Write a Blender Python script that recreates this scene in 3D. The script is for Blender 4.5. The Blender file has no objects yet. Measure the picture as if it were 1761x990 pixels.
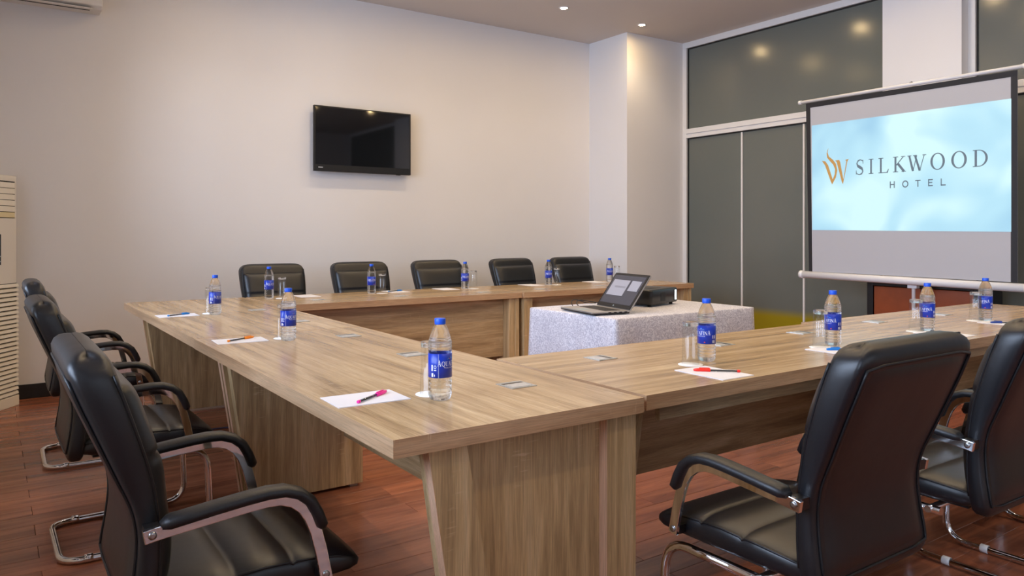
import bpy, math, random
from mathutils import Vector, Matrix
random.seed(7)
PI = math.pi
scene = bpy.context.scene
COL = scene.collection

# ------------------------------------------------------------------ camera
cam = bpy.data.cameras.new('camera')
cam.sensor_width = 36.0
cam.lens = 36.0 * 1300.8 / 1761.0
cam.shift_y = -(495.0 - 401.4) / 1761.0
cam.clip_start = 0.02
camo = bpy.data.objects.new('camera', cam)
COL.objects.link(camo)
camo.location = (0, 0, 1.21)
camo.rotation_euler = (PI / 2, 0, -math.radians(34.75))
scene.camera = camo

# ------------------------------------------------------------------ view and world
scene.view_settings.view_transform = 'Standard'
scene.view_settings.look = 'None'
scene.view_settings.gamma = 1.0
scene.view_settings.use_curve_mapping = False
scene.view_settings.exposure = 0.46
world = bpy.data.worlds.new('daylight')
scene.world = world
world.use_nodes = True
wb = world.node_tree.nodes['Background']
wb.inputs[0].default_value = (0.72, 0.83, 1.0, 1)
wb.inputs[1].default_value = 1.0

XL, XG, YW, YB, ZC = -0.45, 6.54, 6.59, -2.6, 3.372   # room extents

def area_light(name, loc, rot, sx, sy, power, color):
    l = bpy.data.lights.new(name, 'AREA')
    l.shape = 'RECTANGLE'; l.size = sx; l.size_y = sy
    l.energy = power; l.color = color
    o = bpy.data.objects.new(name, l); COL.objects.link(o)
    o.location = loc; o.rotation_euler = rot
    return o
# daylight entering through the window openings (left wall and the wall behind the camera)
LEFT_WIN = [(-2.2, -0.3), (0.9, 2.9), (3.6, 5.4)]
BACK_WIN = [(0.4, 2.6), (3.2, 5.6)]
WZ0, WZ1 = 0.95, 2.75
for (a, b) in LEFT_WIN:
    area_light('window_daylight', (XL - 0.25, (a + b) / 2, (WZ0 + WZ1) / 2), (0, -PI / 2, 0), WZ1 - WZ0, b - a, 84, (0.60, 0.74, 1.0))
for (a, b) in BACK_WIN:
    area_light('window_daylight', ((a + b) / 2, YB - 0.25, (WZ0 + WZ1) / 2), (-PI / 2, 0, 0), b - a, WZ1 - WZ0, 900, (0.75, 0.86, 1.0))

# ------------------------------------------------------------------ materials
MAT = {}
class NT:
    def __init__(s, name):
        s.m = bpy.data.materials.new(name); s.m.use_nodes = True
        s.t = s.m.node_tree; s.n = s.t.nodes
        s.b = s.n['Principled BSDF']
    def add(s, kind, **kw):
        nd = s.n.new(kind)
        for k, v in kw.items():
            if hasattr(nd, k): setattr(nd, k, v)
            else: nd.inputs[k].default_value = v
        return nd
    def link(s, a, ao, b, bi): s.t.links.new(a.outputs[ao], b.inputs[bi])

def srgb(r, g, b):
    f = lambda c: (c / 255 / 12.92) if c / 255 <= 0.04045 else ((c / 255 + 0.055) / 1.055) ** 2.4
    return (f(r), f(g), f(b), 1)

def plain(name, col, rough=0.5, metal=0.0, noise=0.0, nscale=8.0, bump=0.0, bscale=200.0, spec=0.5, emit=None, estr=0.0, coat=0.0):
    t = NT(name); b = t.b
    b.inputs['Base Color'].default_value = col
    b.inputs['Roughness'].default_value = rough
    b.inputs['Metallic'].default_value = metal
    b.inputs['Specular IOR Level'].default_value = spec
    b.inputs['Coat Weight'].default_value = coat
    tc = t.add('ShaderNodeTexCoord')
    if noise > 0:
        nz = t.add('ShaderNodeTexNoise', Scale=nscale, Detail=4.0)
        t.link(tc, 'Object', nz, 'Vector')
        mx = t.add('ShaderNodeMixRGB')
        mx.inputs[1].default_value = tuple(c * (1 - noise) for c in col[:3]) + (1,)
        mx.inputs[2].default_value = tuple(min(1, c * (1 + noise)) for c in col[:3]) + (1,)
        t.link(nz, 'Fac', mx, 0); t.link(mx, 0, b, 'Base Color')
    if bump > 0:
        nb = t.add('ShaderNodeTexNoise', Scale=bscale, Detail=3.0)
        t.link(tc, 'Object', nb, 'Vector')
        bp = t.add('ShaderNodeBump', Strength=bump, Distance=0.01)
        t.link(nb, 'Fac', bp, 'Height'); t.link(bp, 'Normal', b, 'Normal')
    if emit:
        b.inputs['Emission Color'].default_value = emit
        b.inputs['Emission Strength'].default_value = estr
    MAT[name] = t.m
    return t.m

def oak(name, axis, rough=0.3, c0=(138, 110, 76), c1=(187, 157, 115), c2=(214, 187, 146)):
    t = NT(name); b = t.b
    tc = t.add('ShaderNodeTexCoord'); oi = t.add('ShaderNodeObjectInfo')
    off = t.add('ShaderNodeVectorMath', operation='SCALE'); off.inputs[0].default_value = (7.3, 11.1, 5.7)
    t.link(oi, 'Random', off, 'Scale')
    ad = t.add('ShaderNodeVectorMath', operation='ADD')
    t.link(tc, 'Object', ad, 0); t.link(off, 0, ad, 1)
    def mp(along, across):
        m = t.add('ShaderNodeMapping'); s = [across] * 3; s[axis] = along
        m.inputs['Scale'].default_value = s
        t.link(ad, 0, m, 'Vector'); return m
    n1 = t.add('ShaderNodeTexNoise', Scale=1.0, Detail=6.0, Roughness=0.62, Distortion=0.55)
    t.link(mp(1.1, 21), 0, n1, 'Vector')
    rp = t.add('ShaderNodeValToRGB'); e = rp.color_ramp.elements
    e[0].position = 0.30; e[0].color = srgb(*c0); e[1].position = 0.72; e[1].color = srgb(*c2)
    x = rp.color_ramp.elements.new(0.52); x.color = srgb(*c1)
    t.link(n1, 'Fac', rp, 'Fac')
    n2 = t.add('ShaderNodeTexNoise', Scale=1.0, Detail=3.0, Roughness=0.7)
    t.link(mp(9, 330), 0, n2, 'Vector')
    r2 = t.add('ShaderNodeMapRange'); r2.inputs[1].default_value = 0.3; r2.inputs[2].default_value = 0.7
    r2.inputs[3].default_value = 0.72; r2.inputs[4].default_value = 1.14
    t.link(n2, 'Fac', r2, 0)
    mu = t.add('ShaderNodeVectorMath', operation='SCALE')
    t.link(rp, 'Color', mu, 0); t.link(r2, 0, mu, 'Scale')
    # cross hatch flecks of the sawn oak
    n3 = t.add('ShaderNodeTexNoise', Scale=1.0, Detail=2.0)
    t.link(mp(130, 14), 0, n3, 'Vector')
    n4 = t.add('ShaderNodeTexNoise', Scale=1.0, Detail=1.0)
    t.link(mp(2.6, 11), 0, n4, 'Vector')
    a3 = t.add('ShaderNodeMapRange'); a3.inputs[1].default_value = 0.60; a3.inputs[2].default_value = 0.70
    t.link(n3, 'Fac', a3, 0)
    a4 = t.add('ShaderNodeMapRange'); a4.inputs[1].default_value = 0.60; a4.inputs[2].default_value = 0.70
    t.link(n4, 'Fac', a4, 0)
    mm = t.add('ShaderNodeMath', operation='MULTIPLY'); t.link(a3, 0, mm, 0); t.link(a4, 0, mm, 1)
    m5 = t.add('ShaderNodeMath', operation='MULTIPLY'); t.link(mm, 0, m5, 0); m5.inputs[1].default_value = 0.6
    mx = t.add('ShaderNodeMixRGB'); mx.inputs[2].default_value = srgb(224, 198, 160)
    t.link(m5, 0, mx, 0); t.link(mu, 0, mx, 1)
    t.link(mx, 0, b, 'Base Color')
    b.inputs['Roughness'].default_value = rough
    bp = t.add('ShaderNodeBump', Strength=0.08, Distance=0.002)
    t.link(n2, 'Fac', bp, 'Height'); t.link(bp, 'Normal', b, 'Normal')
    MAT[name] = t.m
    return t.m

oak('oak_x', 0, 0.21); oak('oak_y', 1, 0.21)
oak('oak_edge_x', 0, 0.4, (170, 130, 94), (194, 156, 118), (210, 174, 136)); oak('oak_edge_y', 1, 0.4, (170, 130, 94), (194, 156, 118), (210, 174, 136))
oak('oak_edge_z', 2, 0.4, (196, 152, 122), (212, 170, 138), (224, 184, 152))
oak('oak_leg', 2, 0.42, (150, 122, 84), (198, 168, 123), (222, 196, 153)); oak('oak_panel_x', 0, 0.42); oak('oak_panel_y', 1, 0.42)
plain('wall_paint', srgb(228, 226, 226), 0.6, noise=0.03, nscale=1.6, bump=0.03, bscale=60)
plain('ceiling_paint', srgb(205, 196, 188), 0.7, noise=0.02, nscale=2)
plain('baseboard_black', srgb(32, 33, 36), 0.35, noise=0.1)
plain('frame_white', srgb(222, 220, 218), 0.35, noise=0.02)
plain('gasket', srgb(14, 15, 15), 0.5, noise=0.1)
plain('leather', srgb(18, 20, 25), 0.38, noise=0.12, nscale=5, bump=0.10, bscale=11, spec=0.6)
plain('leather_seam', srgb(13, 13, 16), 0.45, noise=0.1)
plain('arm_pad', srgb(26, 27, 30), 0.42, noise=0.1, bump=0.08, bscale=220)
plain('chrome', (0.80, 0.80, 0.82, 1), 0.05, 1.0, noise=0.02)
plain('steel', srgb(178, 180, 182), 0.3, 1.0, noise=0.05)
plain('plate_grey', srgb(176, 176, 172), 0.3, 0.3, noise=0.03)
plain('plate_light', srgb(206, 206, 204), 0.25, 0.3, noise=0.03)
plain('white_plastic', srgb(228, 229, 230), 0.35, noise=0.02)
plain('white_metal', srgb(214, 214, 216), 0.3, noise=0.02)
plain('black_plastic', srgb(22, 22, 24), 0.32, noise=0.08)
plain('black_matte', srgb(16, 16, 19), 0.55, noise=0.08)
plain('dark_gap', srgb(6, 6, 6), 0.6, noise=0.1)
plain('tv_glass', srgb(10, 11, 13), 0.05, noise=0.05, coat=0.5)
plain('paper', srgb(226, 226, 232), 0.6, noise=0.01)
plain('coaster', srgb(244, 243, 242), 0.6, noise=0.01)
plain('cap_blue', srgb(14, 84, 218), 0.35, noise=0.03)
plain('label_blue', srgb(12, 52, 172), 0.3, noise=0.12, nscale=60)
plain('label_white', srgb(238, 240, 246), 0.35, noise=0.01)
plain('label_sky', srgb(74, 142, 224), 0.35, noise=0.05)
plain('label_red', srgb(210, 70, 60), 0.4, noise=0.02)
for nm, c in [('pink', (250, 36, 160)), ('orange', (246, 140, 20)), ('blue', (20, 126, 214)), ('red', (235, 40, 26)), ('dark_blue', (26, 62, 140)), ('black', (24, 24, 28))]:
    plain('pen_' + nm, srgb(*c), 0.3, noise=0.02)
plain('ac_body', srgb(224, 219, 212), 0.4, noise=0.015)
plain('ac_slat', srgb(232, 226, 214), 0.4, noise=0.015)
plain('ac_cream', srgb(222, 208, 166), 0.45, noise=0.02)
plain('ac_display', srgb(38, 48, 56), 0.15, noise=0.05)
plain('mark_grey', srgb(150, 165, 170), 0.4, noise=0.02)
plain('mark_red', srgb(130, 60, 50), 0.4, noise=0.05)
plain('screen_fabric', srgb(178, 179, 184), 0.75, noise=0.01)
plain('screen_border', srgb(20, 18, 22), 0.6, noise=0.05)
plain('mahogany', srgb(150, 72, 34), 0.3, noise=0.25, nscale=14)
plain('cabinet_black', srgb(18, 16, 16), 0.35, noise=0.1)
plain('logo_gold', srgb(90, 72, 40), 0.7, noise=0.02, emit=srgb(196, 146, 80), estr=0.6)
plain('logo_grey', srgb(60, 66, 72), 0.7, noise=0.02, emit=srgb(96, 112, 126), estr=0.6)
plain('laptop_silver', srgb(176, 172, 168), 0.32, 0.6, noise=0.02)
plain('key_black', srgb(30, 29, 30), 0.5, noise=0.05)
plain('lcd_dark', srgb(58, 58, 66), 0.2, noise=0.02, emit=srgb(70, 70, 80), estr=0.2)
plain('lcd_light', srgb(150, 150, 160), 0.2, noise=0.02, emit=srgb(190, 188, 200), estr=0.06)
plain('lamp_glow', (1, 0.86, 0.62, 1), 0.4, noise=0.01, emit=(1.0, 0.70, 0.34, 1), estr=360)
plain('projector_glow', (0.9, 0.97, 1, 1), 0.4, noise=0.01, emit=(0.85, 0.95, 1.0, 1), estr=2.2)
plain('cable_black', srgb(18, 18, 20), 0.45, noise=0.05)
plain('cable_blue', srgb(60, 70, 120), 0.45, noise=0.05)

def floor_mat():
    t = NT('floor_wood'); b = t.b
    tc = t.add('ShaderNodeTexCoord'); oi = t.add('ShaderNodeObjectInfo')
    off = t.add('ShaderNodeVectorMath', operation='SCALE'); off.inputs[0].default_value = (17.0, 9.0, 3.0)
    t.link(oi, 'Random', off, 'Scale')
    ad = t.add('ShaderNodeVectorMath', operation='ADD'); t.link(tc, 'Object', ad, 0); t.link(off, 0, ad, 1)
    mp = t.add('ShaderNodeMapping'); mp.inputs['Scale'].default_value = (1.6, 16, 16); t.link(ad, 0, mp, 'Vector')
    n1 = t.add('ShaderNodeTexNoise', Scale=1.0, Detail=5.0, Roughness=0.6, Distortion=0.6); t.link(mp, 0, n1, 'Vector')
    rp = t.add('ShaderNodeValToRGB'); e = rp.color_ramp.elements
    e[0].position = 0.28; e[0].color = srgb(112, 60, 42); e[1].position = 0.75; e[1].color = srgb(172, 108, 78)
    t.link(n1, 'Fac', rp, 'Fac')
    mr = t.add('ShaderNodeMapRange'); mr.inputs[3].default_value = 0.80; mr.inputs[4].default_value = 1.18
    t.link(oi, 'Random', mr, 0)
    sc = t.add('ShaderNodeVectorMath', operation='SCALE'); t.link(rp, 'Color', sc, 0); t.link(mr, 0, sc, 'Scale')
    t.link(sc, 0, b, 'Base Color')
    b.inputs['Roughness'].default_value = 0.24
    MAT['floor_wood'] = t.m
floor_mat()

def frosted_mat():
    # grey satin glass; the olive yellow band low down is put into its colour
    t = NT('frosted_glass'); b = t.b
    tc = t.add('ShaderNodeTexCoord'); sx = t.add('ShaderNodeSeparateXYZ'); g = t.add('ShaderNodeNewGeometry')
    t.link(g, 'Position', sx, 0)
    nz = t.add('ShaderNodeTexNoise', Scale=0.9, Detail=2.0); t.link(tc, 'Object', nz, 'Vector')
    m1 = t.add('ShaderNodeMixRGB'); m1.inputs[1].default_value = srgb(92, 101, 98); m1.inputs[2].default_value = srgb(112, 112, 104)
    t.link(nz, 'Fac', m1, 0)
    mr = t.add('ShaderNodeMapRange', interpolation_type='SMOOTHSTEP')
    mr.inputs[1].default_value = 0.36; mr.inputs[2].default_value = 0.47; mr.inputs[3].default_value = 1.0; mr.inputs[4].default_value = 0.0
    t.link(sx, 'Z', mr, 0)
    m2 = t.add('ShaderNodeMixRGB'); m2.inputs[2].default_value = srgb(150, 134, 26)
    t.link(mr, 0, m2, 0); t.link(m1, 0, m2, 1)
    t.link(m2, 0, b, 'Base Color')
    b.inputs['Roughness'].default_value = 0.19
    b.inputs['Specular IOR Level'].default_value = 0.6
    MAT['frosted_glass'] = t.m
frosted_mat()

def clear_mat(name, ior, trans, tint=(1, 1, 1, 1), rough=0.0):
    t = NT(name); n = t.n; n.remove(t.b)
    out = n['Material Output']
    gl = t.add('ShaderNodeBsdfGlass'); gl.inputs['IOR'].default_value = ior; gl.inputs['Color'].default_value = tint
    gl.inputs['Roughness'].default_value = rough
    tr = t.add('ShaderNodeBsdfTransparent'); tr.inputs[0].default_value = (0.97, 0.98, 0.99, 1)
    nz = t.add('ShaderNodeTexNoise', Scale=40.0)
    mr = t.add('ShaderNodeMapRange'); mr.inputs[3].default_value = trans - 0.02; mr.inputs[4].default_value = trans + 0.02
    t.link(nz, 'Fac', mr, 0)
    mx = t.add('ShaderNodeMixShader')
    t.link(mr, 0, mx, 0); t.link(gl, 0, mx, 1); t.link(tr, 0, mx, 2)
    t.link(mx, 0, out, 'Surface')
    MAT[name] = t.m
clear_mat('pet_water', 1.33, 0.35)
clear_mat('tumbler_glass', 1.46, 0.35)
def pane_mat():
    t = NT('window_glass'); n = t.n; n.remove(t.b); out = n['Material Output']
    tr = t.add('ShaderNodeBsdfTransparent'); gl = t.add('ShaderNodeBsdfGlossy', Roughness=0.02)
    fr = t.add('ShaderNodeFresnel', IOR=1.4)
    mx = t.add('ShaderNodeMixShader'); t.link(fr, 0, mx, 0); t.link(tr, 0, mx, 1); t.link(gl, 0, mx, 2)
    t.link(mx, 0, out, 'Surface'); MAT['window_glass'] = t.m
pane_mat()
def thin_glass_mat():
    t = NT('thin_glass'); n = t.n; n.remove(t.b); out = n['Material Output']
    lw = t.add('ShaderNodeLayerWeight', Blend=0.25)
    rp = t.add('ShaderNodeValToRGB'); e = rp.color_ramp.elements
    e[0].position = 0.6; e[0].color = (.985, .99, .99, 1); e[1].position = 0.97; e[1].color = (.58, .62, .62, 1)
    t.link(lw, 'Facing', rp, 'Fac')
    nz = t.add('ShaderNodeTexNoise', Scale=30.0)
    tr = t.add('ShaderNodeBsdfTransparent'); t.link(rp, 'Color', tr, 0)
    gl = t.add('ShaderNodeBsdfGlossy', Roughness=0.03)
    pw = t.add('ShaderNodeMath', operation='POWER'); t.link(lw, 'Facing', pw, 0); pw.inputs[1].default_value = 5.0
    ma = t.add('ShaderNodeMath', operation='MULTIPLY_ADD'); t.link(pw, 0, ma, 0); ma.inputs[1].default_value = 0.45; ma.inputs[2].default_value = 0.045
    mx = t.add('ShaderNodeMixShader'); t.link(ma, 0, mx, 0); t.link(tr, 0, mx, 1); t.link(gl, 0, mx, 2)
    t.link(mx, 0, out, 'Surface'); MAT['thin_glass'] = t.m
thin_glass_mat()

def damask_mat():
    t = NT('damask'); b = t.b
    tc = t.add('ShaderNodeTexCoord')
    n1 = t.add('ShaderNodeTexNoise', Scale=44.0, Detail=1.0, Distortion=3.5); t.link(tc, 'Object', n1, 'Vector')
    rp = t.add('ShaderNodeMapRange', interpolation_type='SMOOTHSTEP'); rp.inputs[1].default_value = 0.47; rp.inputs[2].default_value = 0.54
    t.link(n1, 'Fac', rp, 0)
    mx = t.add('ShaderNodeMixRGB'); mx.inputs[1].default_value = srgb(180, 176, 186); mx.inputs[2].default_value = srgb(222, 219, 224)
    t.link(rp, 0, mx, 0); t.link(mx, 0, b, 'Base Color')
    rr = t.add('ShaderNodeMapRange'); rr.inputs[3].default_value = 0.6; rr.inputs[4].default_value = 0.35
    t.link(rp, 0, rr, 0); t.link(rr, 0, b, 'Roughness')
    b.inputs['Sheen Weight'].default_value = 0.2
    MAT['damask'] = t.m
damask_mat()

def image_mat():
    t = NT('projected_picture'); b = t.b
    tc = t.add('ShaderNodeTexCoord')
    n1 = t.add('ShaderNodeTexNoise', Scale=1.7, Detail=2.0, Distortion=0.4); t.link(tc, 'Object', n1, 'Vector')
    rp = t.add('ShaderNodeValToRGB'); e = rp.color_ramp.elements
    e[0].position = 0.33; e[0].color = srgb(140, 200, 232); e[1].position = 0.62; e[1].color = srgb(206, 248, 254)
    x = e.new(0.5); x.color = srgb(172, 226, 246)
    t.link(n1, 'Fac', rp, 'Fac')
    b.inputs['Base Color'].default_value = (0.12, 0.13, 0.135, 1)
    t.link(rp, 'Color', b, 'Emission Color'); b.inputs['Emission Strength'].default_value = 0.66
    b.inputs['Roughness'].default_value = 0.8
    MAT['projected_picture'] = t.m
image_mat()

# ------------------------------------------------------------------ mesh helpers
class MB:
    def __init__(s): s.v = []; s.f = []; s.sm = []
    def add(s, vs, fs, smooth=False):
        o = len(s.v); s.v += [tuple(p) for p in vs]
        s.f += [tuple(i + o for i in f) for f in fs]; s.sm += [smooth] * len(fs)
        return s
    def box(s, x0, x1, y0, y1, z0, z1):
        return s.add([(x0, y0, z0), (x1, y0, z0), (x1, y1, z0), (x0, y1, z0), (x0, y0, z1), (x1, y0, z1), (x1, y1, z1), (x0, y1, z1)],
                     [(0, 3, 2, 1), (4, 5, 6, 7), (0, 1, 5, 4), (1, 2, 6, 5), (2, 3, 7, 6), (3, 0, 4, 7)])
    def prism(s, poly, axis, a, b):
        # poly in the two remaining axes (cyclic order), extruded along axis from a to b
        n = len(poly); vs = []
        for w in (a, b):
            for (p, q) in poly:
                vs.append((w, p, q) if axis == 0 else ((p, w, q) if axis == 1 else (p, q, w)))
        fs = [tuple(range(n))[::-1], tuple(range(n, 2 * n))] + [(i, (i + 1) % n, (i + 1) % n + n, i + n) for i in range(n)]
        return s.add(vs, fs)
    def loft(s, rings, cap=True, closed=True, smooth=True):
        n = len(rings[0]); vs = [p for r in rings for p in r]; fs = []
        for k in range(len(rings) - 1):
            for i in range(n if closed else n - 1):
                j = (i + 1) % n
                fs.append((k * n + i, k * n + j, (k + 1) * n + j, (k + 1) * n + i))
        s.add(vs, fs, smooth)
        if cap:
            o = len(s.v) - len(vs)
            s.f.append(tuple(o + i for i in range(n))[::-1]); s.sm.append(False)
            s.f.append(tuple(o + (len(rings) - 1) * n + i for i in range(n))); s.sm.append(False)
        return s
    def lathe(s, prof, n=24, c=(0, 0, 0), cap=False):
        rings = [[(c[0] + r * math.cos(2 * PI * i / n), c[1] + r * math.sin(2 * PI * i / n), c[2] + z) for i in range(n)] for (r, z) in prof]
        return s.loft(rings, cap=cap)
    def tube(s, path, r, n=10, close=False):
        P = [Vector(p) for p in path]; m = len(P); rings = []; ref = None
        for i in range(m):
            if close: t = (P[(i + 1) % m] - P[i - 1]).normalized()
            else: t = (P[min(i + 1, m - 1)] - P[max(i - 1, 0)]).normalized()
            if ref is None:
                ref = Vector((0, 0, 1)) if abs(t.z) < 0.9 else Vector((1, 0, 0))
            ref = (ref - t * ref.dot(t)).normalized(); bn = t.cross(ref)
            rings.append([tuple(P[i] + (ref * math.cos(2 * PI * k / n) + bn * math.sin(2 * PI * k / n)) * r) for k in range(n)])
        if close: rings.append(rings[0]); return s.loft(rings, cap=False)
        return s.loft(rings, cap=True)
    def sweep(s, path, sec):
        # planar path in x-z with constant side vector y; sec = [(normal offset, y)]
        m = len(path); rings = []
        for i in range(m):
            a = path[max(i - 1, 0)]; b = path[min(i + 1, m - 1)]
            tx, tz = b[0] - a[0], b[1] - a[1]; L = math.hypot(tx, tz); nx, nz = -tz / L, tx / L
            rings.append([(path[i][0] + nx * u, y, path[i][1] + nz * u) for (u, y) in sec])
        return s.loft(rings, cap=True)
    def grid(s, fn, nu, nv, smooth=True):
        vs = [fn(i / nu, j / nv) for j in range(nv + 1) for i in range(nu + 1)]
        fs = [(j * (nu + 1) + i, j * (nu + 1) + i + 1, (j + 1) * (nu + 1) + i + 1, (j + 1) * (nu + 1) + i) for j in range(nv) for i in range(nu)]
        return s.add(vs, fs, smooth)
    def mesh(s, name, mat):
        me = bpy.data.meshes.new(name); me.from_pydata(s.v, [], s.f); me.update()
        me.polygons.foreach_set('use_smooth', s.sm)
        me.materials.append(MAT[mat]); return me
    def build(s, name, mat, parent=None, loc=(0, 0, 0), bevel=0.0, rz=0.0, kind=None):
        o = bpy.data.objects.new(name, s.mesh(name, mat)); COL.objects.link(o)
        o.location = loc; o.rotation_euler = (0, 0, rz)
        if parent: o.parent = parent
        if bevel > 0:
            md = o.modifiers.new('edge', 'BEVEL'); md.width = bevel; md.segments = 2; md.limit_method = 'ANGLE'
        if kind: o['kind'] = kind
        return o
def B(*a): return MB().box(*a)
def empty(name, loc=(0, 0, 0), rz=0.0, label=None, cat=None, group=None, kind=None):
    o = bpy.data.objects.new(name, None); COL.objects.link(o); o.empty_display_size = 0.1
    o.location = loc; o.rotation_euler = (0, 0, rz)
    return tag(o, label, cat, group, kind)
def tag(o, label=None, cat=None, group=None, kind=None):
    if label: o['label'] = label
    if cat: o['category'] = cat
    if group: o['group'] = group
    if kind: o['kind'] = kind
    return o
def copy_tree(o, parent=None):
    c = o.copy(); COL.objects.link(c); c.parent = parent
    for ch in list(o.children): copy_tree(ch, c)
    return c
def lerp_tab(tab, z):
    if z <= tab[0][0]: return tab[0][1]
    def slope(i):
        j, k = max(i - 1, 0), min(i + 1, len(tab) - 1)
        return (tab[k][1] - tab[j][1]) / (tab[k][0] - tab[j][0])
    for i in range(len(tab) - 1):
        a, b = tab[i], tab[i + 1]
        if z <= b[0]:
            h = b[0] - a[0]; t = (z - a[0]) / h
            return (2*t**3 - 3*t*t + 1) * a[1] + (t**3 - 2*t*t + t) * h * slope(i) + (3*t*t - 2*t**3) * b[1] + (t**3 - t*t) * h * slope(i + 1)
    return tab[-1][1]
def fillet(pts, r, n=6):
    out = [Vector(pts[0])]
    for a, b, c in zip(pts, pts[1:], pts[2:]):
        a, b, c = Vector(a), Vector(b), Vector(c)
        d1 = (a - b).normalized(); d2 = (c - b).normalized()
        rr = min(r, (a - b).length * 0.49, (c - b).length * 0.49)
        p, q = b + d1 * rr, b + d2 * rr
        for i in range(n + 1):
            t = i / n; out.append(p * (1 - t) ** 2 + b * 2 * t * (1 - t) + q * t * t)
    out.append(Vector(pts[-1])); return [tuple(p) for p in out]

# ------------------------------------------------------------------ lettering (flat polygons from strokes)
def ribbon(pts, ws):
    L = []; R = []
    for i, p in enumerate(pts):
        a = pts[max(i - 1, 0)]; b = pts[min(i + 1, len(pts) - 1)]
        tx, ty = b[0] - a[0], b[1] - a[1]; l = math.hypot(tx, ty) or 1
        w = ws[i] / 2
        L.append((p[0] - ty / l * w, p[1] + tx / l * w)); R.append((p[0] + ty / l * w, p[1] - tx / l * w))
    return [[L[i], L[i + 1], R[i + 1], R[i]] for i in range(len(pts) - 1)]
def bar(x0, y0, x1, y1): return [[(x0, y0), (x1, y0), (x1, y1), (x0, y1)]]
def ell(cx, cy, rx, ry, irx, iry, a0=0, a1=2 * PI, n=28):
    q = []
    for i in range(n):
        t0 = a0 + (a1 - a0) * i / n; t1 = a0 + (a1 - a0) * (i + 1) / n
        q.append([(cx + rx * math.cos(t0), cy + ry * math.sin(t0)), (cx + rx * math.cos(t1), cy + ry * math.sin(t1)),
                  (cx + irx * math.cos(t1), cy + iry * math.sin(t1)), (cx + irx * math.cos(t0), cy + iry * math.sin(t0))])
    return q
def glyph(ch):
    # serif capitals in a box of width 1 (scaled later), height 1
    if ch == 'I': return bar(.34, 0, .66, 1) + bar(.05, 0, .95, .05) + bar(.05, .95, .95, 1)
    if ch == 'L': return bar(.14, 0, .32, 1) + bar(0, .95, .48, 1) + bar(0, 0, .9, .055) + [[(.9, 0), (1, .26), (.95, .26), (.78, .05)]]
    if ch == 'K': return bar(.12, 0, .27, 1) + bar(0, 0, .40, .045) + bar(0, .955, .40, 1) + ribbon([(.25, .44), (.80, .97)], [.065, .065]) + ribbon([(.36, .56), (.86, .02)], [.17, .17]) + bar(.62, .955, .95, 1) + bar(.66, 0, 1, .045)
    if ch == 'W': return ribbon([(.10, 1), (.30, 0)], [.10, .12]) + ribbon([(.30, 0), (.50, .95)], [.04, .045]) + ribbon([(.40, 1), (.66, 0)], [.10, .12]) + ribbon([(.66, 0), (.90, 1)], [.04, .045]) + bar(0, .955, .22, 1) + bar(.30, .955, .52, 1) + bar(.80, .955, 1, 1)
    if ch == 'O': return ell(.5, .5, .5, .53, .34, .475)
    if ch == 'Q': return ell(.5, .5, .5, .53, .34, .475) + ribbon([(.5, .05), (.72, -.14), (1.05, -.22)], [.12, .11, .03])
    if ch == 'D': return bar(.12, 0, .28, 1) + bar(0, 0, .45, .045) + bar(0, .955, .45, 1) + ell(.40, .5, .60, .5, .44, .455, -PI / 2, PI / 2, 18)
    if ch == 'S':
        c = [(.92, .80), (.86, .93), (.55, 1.0), (.26, .92), (.14, .76), (.24, .60), (.52, .50), (.80, .39), (.90, .22), (.76, .06), (.45, 0.0), (.14, .07), (.05, .22)]
        return ribbon(c, [.06, .06, .07, .11, .15, .19, .22, .20, .16, .11, .07, .06, .06]) + bar(.88, .72, .95, .98) + bar(.02, .02, .09, .30)
    if ch == 'A': return ribbon([(.12, 0), (.50, 1)], [.06, .06]) + ribbon([(.46, 1), (.82, 0)], [.16, .18]) + bar(.28, .32, .68, .375) + bar(0, 0, .28, .045) + bar(.62, 0, 1, .045)
    if ch == 'U': return ribbon([(.20, 1), (.20, .32), (.28, .10), (.5, .0), (.72, .10), (.80, .32), (.80, 1)], [.17, .17, .15, .08, .07, .06, .06]) + bar(.02, .955, .42, 1) + bar(.64, .955, .98, 1)
    if ch == 'F': return bar(.16, 0, .36, 1) + bar(0, 0, .52, .045) + bar(0, .945, .95, 1) + bar(.3, .48, .75, .535) + bar(.88, .76, .95, 1)
    if ch == 'N': return bar(.12, 0, .19, 1) + ribbon([(.12, .98), (.84, .02)], [.17, .17]) + bar(.81, 0, .88, 1) + bar(0, 0, .32, .045) + bar(.66, .955, 1, 1)
    return []
def sans(ch):
    w = .165
    if ch == 'H': return bar(0, 0, w * 1.2, 1) + bar(1 - w * 1.2, 0, 1, 1) + bar(0, .44, 1, .44 + w)
    if ch == 'O': return ell(.5, .5, .5, .52, .5 - w, .52 - w)
    if ch == 'T': return bar(.5 - w * .6, 0, .5 + w * .6, 1) + bar(0, 1 - w, 1, 1)
    if ch == 'E': return bar(0, 0, w * 1.3, 1) + bar(0, 0, 1, w) + bar(0, 1 - w, 1, 1) + bar(0, .44, .9, .44 + w)
    if ch == 'L': return bar(0, 0, w * 1.2, 1) + bar(0, 0, 1, w)
    return []
def place_glyph(polys, x0, x1, y0, y1): return [[(x0 + (x1 - x0) * p[0], y0 + (y1 - y0) * p[1]) for p in q] for q in polys]
def poly_mb(polys, fn):
    m = MB()
    for q in polys: m.add([fn(*p) for p in q], [tuple(range(len(q)))])
    return m

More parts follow.
